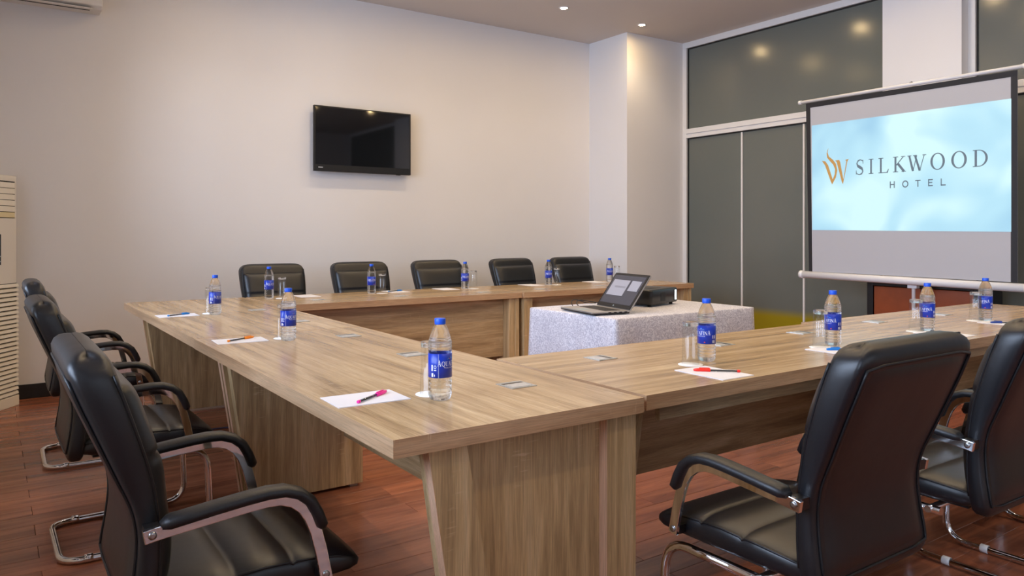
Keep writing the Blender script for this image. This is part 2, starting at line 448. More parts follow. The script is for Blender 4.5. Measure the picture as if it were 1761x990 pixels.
# ================================================================== SETTING
# floor: sub-floor with wooden planks
fl = B(XL - .3, XG + .3, YB - .3, YW + .2, -0.12, -0.012).build('floor', 'dark_gap', kind='structure')
PW, PL, TH = 0.1301, 0.92, 0.012
def plank_shape(m, L, W, x=0, y=0):
    e = 0.0012
    x0, x1, y0, y1 = x + e / 2, x + L - e / 2, y + e / 2, y + W - e / 2
    m.add([(x0, y0, -TH), (x1, y0, -TH), (x1, y1, -TH), (x0, y1, -TH), (x0, y0, -.001), (x1, y0, -.001), (x1, y1, -.001), (x0, y1, -.001),
           (x0 + .001, y0 + .001, 0), (x1 - .001, y0 + .001, 0), (x1 - .001, y1 - .001, 0), (x0 + .001, y1 - .001, 0)],
          [(0, 1, 5, 4), (1, 2, 6, 5), (2, 3, 7, 6), (3, 0, 4, 7), (4, 5, 9, 8), (5, 6, 10, 9), (6, 7, 11, 10), (7, 4, 8, 11), (8, 9, 10, 11)])
planks = []
r0 = math.floor((YB - 3.325) / PW)
for r in range(r0, int((YW - 3.325) / PW) + 1):
    y = 3.325 + r * PW
    W = min(PW, YW - y)
    if W < 0.02: continue
    xs = 0.16 + (0 if r % 2 == 0 else PL / 2) - 2 * PL
    while xs < XG:
        a, b = max(xs, XL), min(xs + PL, XG)
        if b - a > 0.01: planks.append((a, y, b - a, W))
        xs += PL
def in_view(p):
    cx, cy = p[0] + p[2] / 2, p[1] + p[3] / 2
    th = math.radians(34.75)
    d = cx * math.sin(th) + cy * math.cos(th); l = cx * math.cos(th) - cy * math.sin(th)
    if d < 1.6: return 9e9
    if abs(l / d) > 0.80: return 9e9
    if cx > 5.6 and cy < 5: return 500 + d
    return d
planks.sort(key=in_view)
cache = {}
for (a, y, L, W) in planks[:300]:
    k = (round(L, 3), round(W, 3))
    if k not in cache:
        m = MB(); plank_shape(m, L, W); cache[k] = m.mesh('plank', 'floor_wood')
    o = bpy.data.objects.new('plank', cache[k]); COL.objects.link(o); o.location = (a, y, 0); o.parent = fl
m = MB()
for (a, y, L, W) in planks[300:]: plank_shape(m, L, W, a, y)
m.build('planks_beyond', 'floor_wood', fl, kind='stuff')

B(XL - .3, XG + .3, YB - .3, YW + .2, ZC, ZC + .15).build('ceiling', 'ceiling_paint', kind='structure')
B(XL - .2, XG + .2, YW, YW + .2, 0, ZC).build('wall_back', 'wall_paint', kind='structure')
B(XL, 5.645, YW - .014, YW, 0, .105).build('baseboard_back', 'baseboard_black', kind='structure', bevel=.003)
# wall on the left with window openings
def holed_wall(name, horiz, fixed0, fixed1, a0, a1, wins):
    m = MB()
    def bx(p, q, z0, z1):
        if horiz: m.box(p, q, fixed0, fixed1, z0, z1)
        else: m.box(fixed0, fixed1, p, q, z0, z1)
    bx(a0, a1, 0, WZ0); bx(a0, a1, WZ1, ZC)
    c = a0
    for (p, q) in wins: bx(c, p, WZ0, WZ1); c = q
    bx(c, a1, WZ0, WZ1)
    return m.build(name, 'wall_paint', kind='structure')
holed_wall('wall_left', False, XL - .2, XL, YB - .2, YW, LEFT_WIN)
holed_wall('wall_front', True, YB - .2, YB, XL, XG + .2, BACK_WIN)
wn = 10
for horiz, wins in ((False, LEFT_WIN), (True, BACK_WIN)):
    for (p, q) in wins:
        w = empty('window_%d' % wn, kind='structure'); wn += 1
        f0, f1 = ((YB - .13, YB - .07) if horiz else (XL - .13, XL - .07))
        m = MB()
        def bx(mm, a, b, z0, z1, g0=f0, g1=f1):
            if horiz: mm.box(a, b, g0, g1, z0, z1)
            else: mm.box(g0, g1, a, b, z0, z1)
        for (a, b, z0, z1) in [(p, q, WZ0, WZ0 + .06), (p, q, WZ1 - .06, WZ1), (p, p + .06, WZ0 + .06, WZ1 - .06), (q - .06, q, WZ0 + .06, WZ1 - .06), ((p + q) / 2 - .03, (p + q) / 2 + .03, WZ0 + .06, WZ1 - .06)]:
            bx(m, a, b, z0, z1)
        m.build('window_frame', 'frame_white', w)
        g = (f0 + f1) / 2
        for (a, b) in ((p + .06, (p + q) / 2 - .03), ((p + q) / 2 + .03, q - .06)):
            pm = MB(); bx(pm, a, b, WZ0 + .06, WZ1 - .06, g - .003, g + .003); pm.build('pane', 'window_glass', w)

# columns of the glazed wall on the right
B(5.645, XG + .2, 5.97, YW, 0, ZC).build('wall_column_1', 'wall_paint', kind='structure')
B(5.63, 5.645, 5.956, YW - .014, 0, .105).build('baseboard_column', 'baseboard_black', kind='structure')
COLX = 6.40
B(COLX, XG + .2, 2.92, 3.57, 0, ZC).build('wall_column_2', 'wall_paint', kind='structure')
B(COLX, XG + .2, -.15, .55, 0, ZC).build('wall_column_3', 'wall_paint', kind='structure')
B(XG + .1, XG + .2, YB, YW, 0, ZC).build('wall_right', 'wall_paint', kind='structure')

def glazed_bay(n, ya, yb, muls):
    # ya > yb ; glass plane at XG
    w = empty('window_%d' % n, kind='structure')
    F = .055
    m = MB()
    m.box(XG - .035, XG + .05, yb, ya, ZC - .066, ZC)             # head
    m.box(XG - .035, XG + .05, ya - F, ya, 0, ZC - .066)          # jambs
    m.box(XG - .035, XG + .05, yb, yb + F, 0, ZC - .066)
    m.build('window_frame', 'frame_white', w, bevel=.003)
    t = MB().box(XG - .035, XG + .05, yb + F, ya - F, 2.289, 2.335).box(XG - .045, XG + .05, yb + F, ya - F, 2.335, 2.39)
    t.build('transom', 'frame_white', w, bevel=.003)
    g = MB()
    y0, y1 = yb + F, ya - F
    for (z0, z1) in ((0.0, 2.289), (2.39, ZC - .066)):
        g.box(XG - .012, XG + .004, y1 - .010, y1, z0, z1); g.box(XG - .012, XG + .004, y0, y0 + .010, z0, z1)
        g.box(XG - .012, XG + .004, y0 + .010, y1 - .010, z1 - .012, z1)
    g.build('gasket', 'gasket', w)
    B(XG, XG + .012, y0, y1, 2.39, ZC - .066).build('pane', 'frosted_glass', w)
    edges = [y1] + list(muls) + [y0]
    for a, b in zip(edges, edges[1:]):
        B(XG, XG + .012, b + .001, a - .001, 0, 2.289).build('pane', 'frosted_glass', w)
    for yy in muls:
        B(XG - .014, XG - .0005, yy - .009, yy + .009, 0, 2.277).build('glazing_bar', 'frame_white', w)
glazed_bay(1, 5.97, 3.57, (5.166, 4.43))
glazed_bay(2, 2.92, .55, (2.12, 1.34))
glazed_bay(3, -.15, -2.6, (-.95, -1.75))

# ================================================================== CEILING DOWNLIGHTS
dl_rows = [5.67, 4.42, 3.15, 1.9, .6]
dl_cols = [1.45, 2.5, 3.5, 4.54, 5.57]
ringm = MB().lathe([(.031, -.001), (.031, -.004), (.036, -.007), (.046, -.006), (.048, 0)], 24).mesh('trim_ring', 'frame_white')
bulbm = MB().lathe([(.030, -.001), (.028, -.004), (.014, -.007), (.001, -.008)], 20).mesh('bulb', 'lamp_glow')
for j, yy in enumerate(dl_rows):
    for i, xx in enumerate(dl_cols):
        seen = (j == 0 and i >= 3)
        ordn = ['first', 'second', 'third', 'fourth', 'fifth']
        lab = ('recessed warm ceiling downlight nearest the white column' if i == 4 else 'recessed warm ceiling downlight above the far table, left of the other one') if seen else \
            'recessed ceiling downlight, %s row from television wall, %s from windows' % (ordn[j], ordn[i])
        e = empty('ceiling_downlight', (xx, yy, ZC), 0, lab, 'downlight', 'recessed ceiling downlights')
        for nm, me in (('trim_ring', ringm), ('bulb', bulbm)):
            o = bpy.data.objects.new(nm, me); COL.objects.link(o); o.parent = e
        l = bpy.data.lights.new('downlight_beam', 'SPOT'); l.energy = 9; l.color = (1.0, .84, .64)
        l.spot_size = math.radians(118); l.spot_blend = .8; l.shadow_soft_size = .03
        o = bpy.data.objects.new('downlight_beam', l); COL.objects.link(o); o.location = (0, 0, -.02); o.parent = e

# ================================================================== TABLES
TT, TK = .75, .042   # top height, thickness
def table(label, x0, x1, y0, y1, outer):
    """outer: side where people sit: '-x','-y','+y'. Slab legs at both ends, slanting on the outer side."""
    along = 1 if outer == '-x' else 0
    t = empty('conference_table', ((x0 + x1) / 2, (y0 + y1) / 2, 0), 0, label, 'table', 'oak conference tables in a u shape')
    cx, cy = (x0 + x1) / 2, (y0 + y1) / 2
    # local frame: u along the table, w across from outer (0) to inner (Wd)
    Ln = (y1 - y0) if along else (x1 - x0); Wd = (x1 - x0) if along else (y1 - y0)
    def P(u, w, z):
        if outer == '-x': return (x0 + w - cx, y0 + u - cy, z)
        if outer == '-y': return (x0 + u - cx, y0 + w - cy, z)
        return (x0 + u - cx, y1 - w - cy, z)
    def slab(name, mat, u0, u1, quad, bev=.002):
        # quad: 4 (w,z) corners extruded along u
        vs = [P(u, w, z) for u in (u0, u1) for (w, z) in quad]
        m = MB().add(vs, [(3, 2, 1, 0), (4, 5, 6, 7), (0, 1, 5, 4), (1, 2, 6, 5), (2, 3, 7, 6), (3, 0, 4, 7)])
        if outer != '-y':
            m.f = [tuple(reversed(f)) for f in m.f]
        return m.build(name, mat, t, bevel=bev)
    def rect(w0, w1, z0, z1): return [(w0, z0), (w1, z0), (w1, z1), (w0, z1)]
    top = slab('table_top', 'oak_y' if along else 'oak_x', .001, Ln - .001, rect(.001, Wd - .001, TT - TK, TT), 0)
    la, lb = ('oak_edge_y', 'oak_edge_x') if along else ('oak_edge_x', 'oak_edge_y')
    for (u0, u1, w0, w1, mt) in ((0, Ln, 0, .001, la), (0, Ln, Wd - .001, Wd, la), (0, .001, .001, Wd - .001, lb), (Ln - .001, Ln, .001, Wd - .001, lb)):
        e = slab('edge_band', mt, u0, u1, rect(w0, w1, TT - TK - .0004, TT + .0002), 0); e.parent = top
    zt = TT - TK
    for end in (0, 1):
        ua, ub = (.015, .047) if end == 0 else (Ln - .047, Ln - .015)       # outer boards
        uc, ud = (.047, .105) if end == 0 else (Ln - .105, Ln - .047)       # thick slab behind them
        leg = slab('leg_slab', 'oak_leg', uc, ud, [(.215, .014), (Wd - .03, .014), (Wd - .03, zt), (.113, zt)])
        b1 = slab('leg_board', 'oak_leg', ua, ub, [(.205, .014), (.325, .014), (.20, zt), (.097, zt)], 0)
        b2 = slab('leg_board', 'oak_leg', ua, ub, rect(Wd - .125, Wd - .018, .014, zt), 0)
        slab('edge_band', 'oak_edge_z', ua, ub, [(.204, .014), (.205, .014), (.097, zt), (.096, zt)], 0).parent = b1
        slab('edge_band', 'oak_edge_z', ua, ub, rect(Wd - .126, Wd - .125, .014, zt), 0).parent = b2
        for w in (.25, Wd - .07):
            slab('leg_foot', 'steel', (uc + ud) / 2 - .015, (uc + ud) / 2 + .015, rect(w - .02, w + .02, 0, .014), 0)
    pm = 'oak_panel_y' if along else 'oak_panel_x'
    slab('modesty_panel', pm, .105, Ln - .105, rect(Wd - .125, Wd - .107, .25, zt))
    slab('apron', pm, .105, Ln - .105, rect(.052, .070, .653, zt) if outer != '-x' else rect(.20, .218, .655, zt))
    return t
table('oak conference table with pink pen, nearest the camera on the left', .742, 1.515, 1.533, 3.505, '-x')
table('oak conference table with blue pen, far left by the window-side chairs', .745, 1.517, 3.509, 5.585, '-x')
table('oak conference table along the back wall, left half under the television', 1.535, 3.436, 4.815, 5.575, '+y')
table('oak conference table along the back wall, right half beside the column', 3.440, 5.375, 4.795, 5.56, '+y')
table('oak conference table with red pen in front of the near black chair', 1.538, 3.46, 1.547, 2.315, '-y')
table('oak conference table end section in front of the projection screen', 3.464, 5.39, 1.565, 2.365, '-y')

# flush cable boxes in the tops
cb_plate = MB().box(-.045, .045, -.045, .045, 0, .0022).mesh('plate', 'plate_grey')
cb_slot = MB().box(-.036, .012, -.034, .034, .0022, .003).mesh('slot', 'plate_light')
cb_lid = MB().box(.014, .028, -.036, .036, .0022, .0028).mesh('cable_slit', 'black_plastic')
cbs = [('left table, nearest the camera', 1.32, 1.88, PI / 2), ('left table, second nearest', 1.33, 2.584, PI / 2), ('left table just before the seam', 1.335, 3.215, PI / 2),
       ('left table behind the second bottle', 1.345, 3.90, PI / 2), ('left table, farthest from the camera', 1.335, 4.61, PI / 2),
       ('back table, leftmost', 1.89, 5.08, 0), ('back table, second from the left', 2.50, 5.04, 0), ('back table, middle one', 3.20, 5.0, 0), ('back table, fourth from the left', 3.77, 5.01, 0), ('back table, rightmost', 4.44, 5.03, 0),
       ('right table, nearest the corner seam', 1.862, 2.11, 0), ('right table behind the red pen', 2.50, 2.09, 0), ('right table, middle of five', 3.10, 2.12, 0), ('right table in the screen reflection', 3.80, 2.16, 0), ('right table, farthest to the right', 4.45, 2.14, 0)]
for (d, x, y, r) in cbs:
    e = empty('cable_box', (x, y, TT), r, 'small steel cable flap set in the top of the ' + d, 'cable box', 'cable boxes in the table tops')
    for nm, me in (('plate', cb_plate), ('lid', cb_slot), ('cable_slit', cb_lid)):
        o = bpy.data.objects.new(nm, me); COL.objects.link(o); o.parent = e

# ================================================================== CHAIRS
REAR = [(.375, .030), (.41, .028), (.50, .042), (.57, .047), (.63, .037), (.70, .008), (.80, -.034), (.87, -.063), (.93, -.083), (.97, -.086)]
FRONT = [(.375, .085), (.41, .088), (.50, .095), (.57, .095), (.63, .090), (.70, .080), (.80, .052), (.87, .030), (.93, .010), (.97, .004)]
HALF = [(.375, .238), (.42, .250), (.55, .246), (.65, .246), (.80, .256), (.90, .257), (.97, .250)]
def sup(a, e): return math.copysign(abs(a) ** e, a)
def make_chair():
    c = empty('conference_chair')
    # backrest shell
    rings = []; N = 32
    zs = [(.372, .55, .025), (.378, .82, .010), (.39, .97, .002)] + [(.41 + .51 * i / 20, 1, 0) for i in range(21)] + [(.938, .96, .003), (.952, .82, .010), (.961, .58, .020), (.965, .32, .034), (.9665, .12, .05), (.967, .01, .06)]
    for (z, k, ins) in zs:
        r, f, w = lerp_tab(REAR, z), lerp_tab(FRONT, z), lerp_tab(HALF, z) - ins
        cs, hd = (r + f) / 2, (f - r) / 2 * k
        rings.append([(cs + hd * sup(math.cos(2 * PI * i / N), .36), w * sup(math.sin(2 * PI * i / N), .20), z - .012 * (math.sin(2 * PI * i / N)) ** 4 * min(1, max(0, (z - .84) / .12))) for i in range(N)])
    back = MB().loft(rings).build('backrest', 'leather', c)
    # rear panel with piping
    def rear(u, v):
        z = .405 + .515 * v; w = lerp_tab(HALF, z) - .026; a = 2 * u - 1
        ed = (1 - abs(a) ** 8) * (1 - abs(2 * v - 1) ** 14)
        return (lerp_tab(REAR, z) + .006 - .013 * ed, -w * a, z)
    MB().grid(rear, 16, 26).build('rear_panel', 'leather', back)
    per = []
    for i in range(30): z = .41 + .50 * i / 29; per.append((lerp_tab(REAR, z) + .001, lerp_tab(HALF, z) - .024, z))
    top = [(lerp_tab(REAR, .918) + .0, (lerp_tab(HALF, .918) - .024) * (1 - 2 * i / 8), .918) for i in range(1, 8)]
    per2 = [(p[0], -p[1], p[2]) for p in reversed(per)]
    bot = [(lerp_tab(REAR, .402) + .0, -(lerp_tab(HALF, .402) - .024) * (1 - 2 * i / 8), .402) for i in range(1, 8)]
    MB().tube(per + top + per2 + bot, .0042, 6, close=True).build('piping', 'leather_seam', back)
    # front cushion, with stitched seam
    def cush(u, v):
        z = .43 + .472 * v; w = lerp_tab(HALF, z) - .010; a = 2 * u - 1
        ed = max(0, 1 - abs(a) ** 7) ** .55 * max(0, 1 - abs(2 * v - 1) ** 12) ** .5
        wr = .004 * math.sin(31 * z + 3 * a) * abs(a) ** 3
        s = lerp_tab(FRONT, z) - .012 + (.042 + wr) * ed - .010 * math.exp(-((z - .735) / .007) ** 2) * ed
        return (s, w * a, z)
    def closed(u, v):
        i, j = round(u * 22), round(v * 42)
        p = cush(min(max(i - 1, 0), 20) / 20, min(max(j - 1, 0), 40) / 40)
        if i in (0, 22) or j in (0, 42):
            z = p[2]; return ((lerp_tab(REAR, z) + lerp_tab(FRONT, z)) / 2, p[1] * .97, z)
        return p
    MB().grid(closed, 22, 42).build('back_cushion', 'leather', c)
    fp = []
    for sgn in (1, -1):
        MB().tube([(lerp_tab(FRONT, z) * .89 + lerp_tab(REAR, z) * .11, sgn * lerp_tab(HALF, z) * .972, z) for z in [.43 + .49 * i / 24 for i in range(25)]], .004, 6).build('piping', 'leather_seam', back)
    # seat
    prof = [(.055, .425, .410, .215), (.07, .447, .392, .236), (.11, .456, .383, .246), (.20, .464, .380, .252), (.235, .465, .380, .252), (.243, .459, .380, .252), (.251, .465, .380, .252), (.31, .468, .380, .253), (.365, .466, .380, .253),
            (.373, .460, .380, .253), (.381, .465, .380, .253), (.43, .461, .380, .252), (.48, .452, .380, .25), (.515, .440, .383, .247), (.537, .426, .390, .238), (.547, .410, .402, .222)]
    rings = []
    for (s, zt, zb, w) in prof:
        h, cz = (zt - zb) / 2, (zt + zb) / 2
        rings.append([(s, w * sup(math.cos(2 * PI * i / N), .30), cz + h * sup(math.sin(2 * PI * i / N), .55)) for i in range(N)])
    seat = MB().loft(rings).build('seat', 'leather', c)
    for sgn in (1, -1):
        MB().tube([(s, sgn * (w - .006), zt - .017) for (s, zt, zb, w) in prof[1:-1]], .0038, 6).build('piping', 'leather_seam', seat)
    MB().box(.12, .48, -.17, .17, .366, .384).build('seat_board', 'black_matte', c)
    # arms
    path = [(.052, .588), (.075, .592), (.13, .598), (.20, .605), (.26, .611), (.305, .614), (.335, .612), (.362, .602), (.384, .584), (.401, .558), (.414, .525), (.427, .475), (.438, .42), (.441, .405)]
    pad = [(.085, .606), (.10, .611), (.15, .617), (.20, .623), (.26, .629), (.305, .632), (.342, .630), (.375, .618), (.400, .597), (.417, .566), (.428, .537), (.431, .528)]
    for sgn in (1, -1):
        y = sgn * .281
        arm = MB().sweep(path, [(-.014, y - .006), (.014, y - .006), (.014, y + .006), (-.014, y + .006)]).build('armrest', 'chrome', c, bevel=.0015)
        for p in arm.data.polygons: p.use_smooth = False
        rings = []
        for i in range(len(pad)):
            a, b = pad[max(i - 1, 0)], pad[min(i + 1, len(pad) - 1)]
            tx, tz = b[0] - a[0], b[1] - a[1]; L = math.hypot(tx, tz); nx, nz = -tz / L, tx / L
            k = .55 if i in (0, len(pad) - 1) else 1
            rings.append([(pad[i][0] + nx * .0135 * k * sup(math.sin(2 * PI * q / 14), .7), y + .024 * k * sup(math.cos(2 * PI * q / 14), .7), pad[i][1] + nz * .0135 * k * sup(math.sin(2 * PI * q / 14), .7)) for q in range(14)])
        MB().loft(rings).build('arm_pad', 'arm_pad', arm)
        for (s, z) in ((.068, .591), (.438, .418)):
            MB().loft([[(s + rr * math.cos(2 * PI * q / 12), y + sgn * yy, z + rr * math.sin(2 * PI * q / 12)) for q in range(12)] for (rr, yy) in ((.0085, .005), (.0085, .0085), (.004, .0095))]).build('bolt', 'steel', arm)
        MB().box(.055, .085, min(sgn * .235, sgn * .275), max(sgn * .235, sgn * .275), .578, .604).build('bracket', 'black_plastic', arm)
        MB().box(.424, .446, min(sgn * .235, sgn * .275), max(sgn * .235, sgn * .275), .405, .428).build('bracket', 'black_plastic', arm)
    # cantilever tube
    y = .232
    pts = [(.17, y, .355), (.515, y, .355), (.530, y, .0135), (.012, y, .0135), (.012, -y, .0135), (.530, -y, .0135), (.515, -y, .355), (.17, -y, .355)]
    MB().tube(fillet(pts, .085, 7), .0130, 12).build('cantilever_frame', 'chrome', c)
    MB().tube([(.20, -.255, .358), (.20, .255, .358)], .011, 10).build('cross_tube', 'chrome', c)
    for sgn in (1, -1):
        for s in (.385, .10):
            MB().lathe([(.0145, -.014), (.0155, -.013), (.0155, .013), (.0145, .014)], 12).build('glide', 'white_plastic' if s > .2 else 'chrome', c).matrix_local = Matrix.Translation((s, sgn * y, .0158)) @ Matrix.Rotation(PI / 2, 4, 'Y')
    return c
chair = make_chair()
GC = 'black leather conference chairs'
spots = [
    ((.21, 1.98, 0), 0.0, 'black leather armchair with chrome arms, nearest on the left of the table'),
    ((.205, 3.41, 0), .01, 'black leather armchair in the middle of the three along the left side'),
    ((.235, 4.74, 0), -.01, 'black leather armchair farthest of the three on the left, by the floor air conditioner'),
    ((1.80, .985, 0), PI / 2 + .0, 'black leather armchair at lower right seen from behind, before the red pen'),
    ((2.64, .985, 0), PI / 2 - .02, 'black leather armchair cut off by the right edge of the photo'),
    ((3.34, .95, 0), PI / 2, 'black leather armchair mostly hidden at far right, only its chrome base showing'),
    ((1.89, 6.10, 0), -PI / 2, 'black chair back by the rear wall, leftmost behind the far table'),
    ((2.645, 6.10, 0), -PI / 2 + .02, 'black chair back by the rear wall, second from the left below the television'),
    ((3.405, 6.10, 0), -PI / 2 + .03, 'black chair back by the rear wall, third from the left'),
    ((4.255, 6.12, 0), -PI / 2 + .09, 'black chair back by the rear wall, fourth from the left, turned slightly'),
    ((5.02, 6.14, 0), -PI / 2 + .03, 'black chair back by the rear wall, rightmost beside the white column')]
for i, (loc, rz, lab) in enumerate(spots):
    o = chair if i == 0 else copy_tree(chair)
    o.location = loc; o.rotation_euler = (0, 0, rz); tag(o, lab, 'chair', GC)

# ================================================================== BOTTLES, GLASSES, COASTERS
def make_bottle():
    b = empty('water_bottle')
    pr = [(.001, .004), (.018, .003), (.024, .0), (.029, .003), (.0315, .012)]
    z = .014
    while z < .060:
        pr += [(.0325, z), (.0325, z + .006), (.0312, z + .0085), (.0312, z + .0095)]; z += .0115
    pr += [(.0325, .0625), (.0322, .064), (.0322, .130), (.0328, .132)]
    z = .134
    while z < .158:
        pr += [(.0328, z), (.0328, z + .004), (.0312, z + .006)]; z += .0078
    pr += [(.0322, .160), (.0312, .166), (.0275, .180), (.0215, .196), (.0160, .206), (.0128, .210), (.0128, .212), (.0001, .2121)]
    MB().lathe(pr, 28).build('bottle_body', 'pet_water', b)
    cp = []
    n = 40
    rings = []
    for (r, z) in [(.0150, .2085), (.0152, .2105), (.0152, .223), (.0146, .2250), (.001, .2252)]:
        rings.append([((r + (.0003 if q % 2 and .2095 < z < .224 else 0)) * math.cos(2 * PI * q / n), (r + (.0003 if q % 2 and .2095 < z < .224 else 0)) * math.sin(2 * PI * q / n), z) for q in range(n)])
    MB().loft(rings, cap=True).build('cap', 'cap_blue', b)
    lb = MB().lathe([(.0324, .0640), (.0331, .0642), (.0331, .1298), (.0324, .1300)], 40).build('label', 'label_blue', b)
    R = .03335
    def wrap(x, z): a = x / R; return (R * math.cos(a), R * math.sin(a), z)
    polys = []
    adv = [('A', .0104), ('Q', .0102), ('U', .0092), ('A', .0096), ('F', .0076), ('I', .0046), ('N', .0096), ('A', .0104)]
    tot = sum(a for _, a in adv) + .0009 * 7; x = -tot / 2
    for k, (ch, w) in enumerate(adv):
        big = k in (0, 7)
        polys += place_glyph(glyph(ch), x, x + w, .0965, .1130 if big else .1092); x += w + .0009
    poly_mb(polys, wrap).build('lettering', 'label_white', lb)
    sm = []
    # small second line of print and the mountain mark
    rnd = random.Random(3); x = -.020
    cu = bpy.data.curves.new('line', 'FONT'); cu.body = 'Purity Guaranteed'; cu.size = .0052; cu.align_x = 'CENTER'; cu.resolution_u = 1
    to = bpy.data.objects.new('line', cu); COL.objects.link(to)
    dg = bpy.context.evaluated_depsgraph_get(); me = bpy.data.meshes.new_from_object(to.evaluated_get(dg))
    mm = MB(); mm.add([wrap(v.co.x, v.co.y + .0905) for v in me.vertices], [tuple(p.vertices) for p in me.polygons])
    bpy.data.objects.remove(to); bpy.data.curves.remove(cu)
    mm.build('small_print', 'label_white', lb)
    mt = [[(-.012, .1135), (-.006, .119), (-.001, .1155), (.004, .1225), (.010, .1165), (.014, .1185), (.018, .1135)]]
    poly_mb(mt, wrap).build('mountain_mark', 'label_sky', lb)
    poly_mb(bar(-.0035, .1150, .0015, .1165), wrap).build('sun_mark', 'label_red', lb)
    wh = bar(.047, .084, .058, .096) + bar(-.058, .083, -.053, .100)
    for i in range(7): wh += bar(.0465 + i * .0017, .068, .0475 + i * .0017, .078)
    wh += ell(-.046, .094, .0036, .0048, .0024, .0034) + bar(-.0495, .084, -.0425, .0865) + bar(-.0575, .067, -.0515, .0775) + bar(-.0485, .068, -.0465, .074)
    wh += bar(-.0365, .0645, -.0358, .1293)
    poly_mb(wh, wrap).build('print_marks', 'label_white', lb)
    poly_mb(bar(.016, .0685, .0205, .0725), wrap).build('seal_mark', 'label_red', lb)
    return b
bottle = make_bottle()
glass_wall = MB().lathe([(.0258, .1345), (.0264, .120), (.0288, .0004), (.0294, .0), (.0300, .0004), (.0278, .1345)], 32).mesh('glass_wall', 'thin_glass')
glass_base = MB().lathe([(.0001, .1350), (.0200, .1352), (.0276, .1348), (.0275, .147), (.0258, .150), (.0001, .1495)], 32).mesh('glass_base', 'tumbler_glass')
coaster_me = MB().lathe([(.0001, 0), (.043, 0), (.0432, .0006), (.043, .0012), (.0001, .0012)], 32).mesh('coaster', 'coaster')
# settings: (bottle xy, glass xy, label direction, phrase)
def aim(x, y, off): return math.atan2(-y, -x) + off
settings = [
    ((1.034, 1.841), (1.044, 1.915), .95, 'by the pink pen on the near left table'),
    ((1.066, 3.227), (1.070, 3.303), .75, 'by the orange pen on the left table'),
    ((1.061, 4.481), (1.054, 4.562), .9, 'at the far end of the left table'),
    ((1.645, 5.40), (1.72, 5.345), .5, 'on the back table, leftmost of five'),
    ((2.430, 5.40), (2.50, 5.36), .1, 'on the back table, second of five'),
    ((3.270, 5.40), (3.335, 5.37), .4, 'on the back table, third of five'),
    ((4.130, 5.38), (4.195, 5.345), .3, 'on the back table, fourth of five'),
    ((4.880, 5.40), (4.945, 5.37), .3, 'on the back table, rightmost of five'),
    ((2.139, 1.848), (2.030, 1.826), -.75, 'by the red pen on the right table'),
    ((2.870, 1.812), (2.765, 1.80), -.75, 'by the blue pen on the right table'),
    ((3.670, 1.828), (3.585, 1.838), -.55, 'by the black pen on the right table'),
    ((4.343, 1.862), (4.285, 1.885), -.6, 'by the dark blue pen, far right')]
for i, (b, g, off, ph) in enumerate(settings):
    o = bottle if i == 0 else copy_tree(bottle)
    o.location = (b[0], b[1], TT); o.rotation_euler = (0, 0, aim(b[0], b[1], off))
    tag(o, 'blue-labelled water bottle ' + ph, 'bottle', 'water bottles on the tables')
    c = bpy.data.objects.new('coaster', coaster_me); COL.objects.link(c); c.location = (g[0], g[1], TT)
    tag(c, 'round paper coaster ' + ph, 'coaster', 'paper coasters')
    d = empty('drinking_glass', (g[0], g[1], TT + .0013))
    for nm, me in (('glass_wall', glass_wall), ('glass_base', glass_base)):
        q = bpy.data.objects.new(nm, me); COL.objects.link(q); q.parent = d
    tag(d, 'upturned clear tumbler ' + ph, 'glass', 'upturned drinking glasses')

# ================================================================== NOTEPADS AND PENS
pad_me = MB()
pad_me.box(-.0745, .0745, -.104, .104, 0, .0010).box(-.0742, .0740, -.1035, .1045, .0011, .0020)
pad_me = pad_me.mesh('notepad', 'paper')
def make_pen(colour):
    p = empty('pen')
    def cyl(prof, name, mat):
        m = MB(); n = 12
        m.loft([[(x, r * math.cos(2 * PI * q / n), .0045 + r * math.sin(2 * PI * q / n)) for q in range(n)] for (x, r) in prof])
        return m.build(name, mat, p)
    cyl([(-.072, .0034), (-.070, .0040), (.018, .0040), (.03, .0032)], 'barrel', 'tumbler_glass')
    cyl([(-.070, .0018), (.030, .0018)], 'ink_tube', 'pen_black')
    cyl([(-.078, .0036), (-.076, .0044), (-.068, .0044), (-.0675, .0036)], 'end_plug', 'pen_' + colour)
    cap = cyl([(.018, .0056), (.020, .0060), (.060, .0056), (.072, .0035), (.073, .001)], 'cap', 'pen_' + colour)
    MB().box(.020, .055, -.0015, .0015, .0105, .0125).build('clip', 'pen_' + colour, cap)
    return p
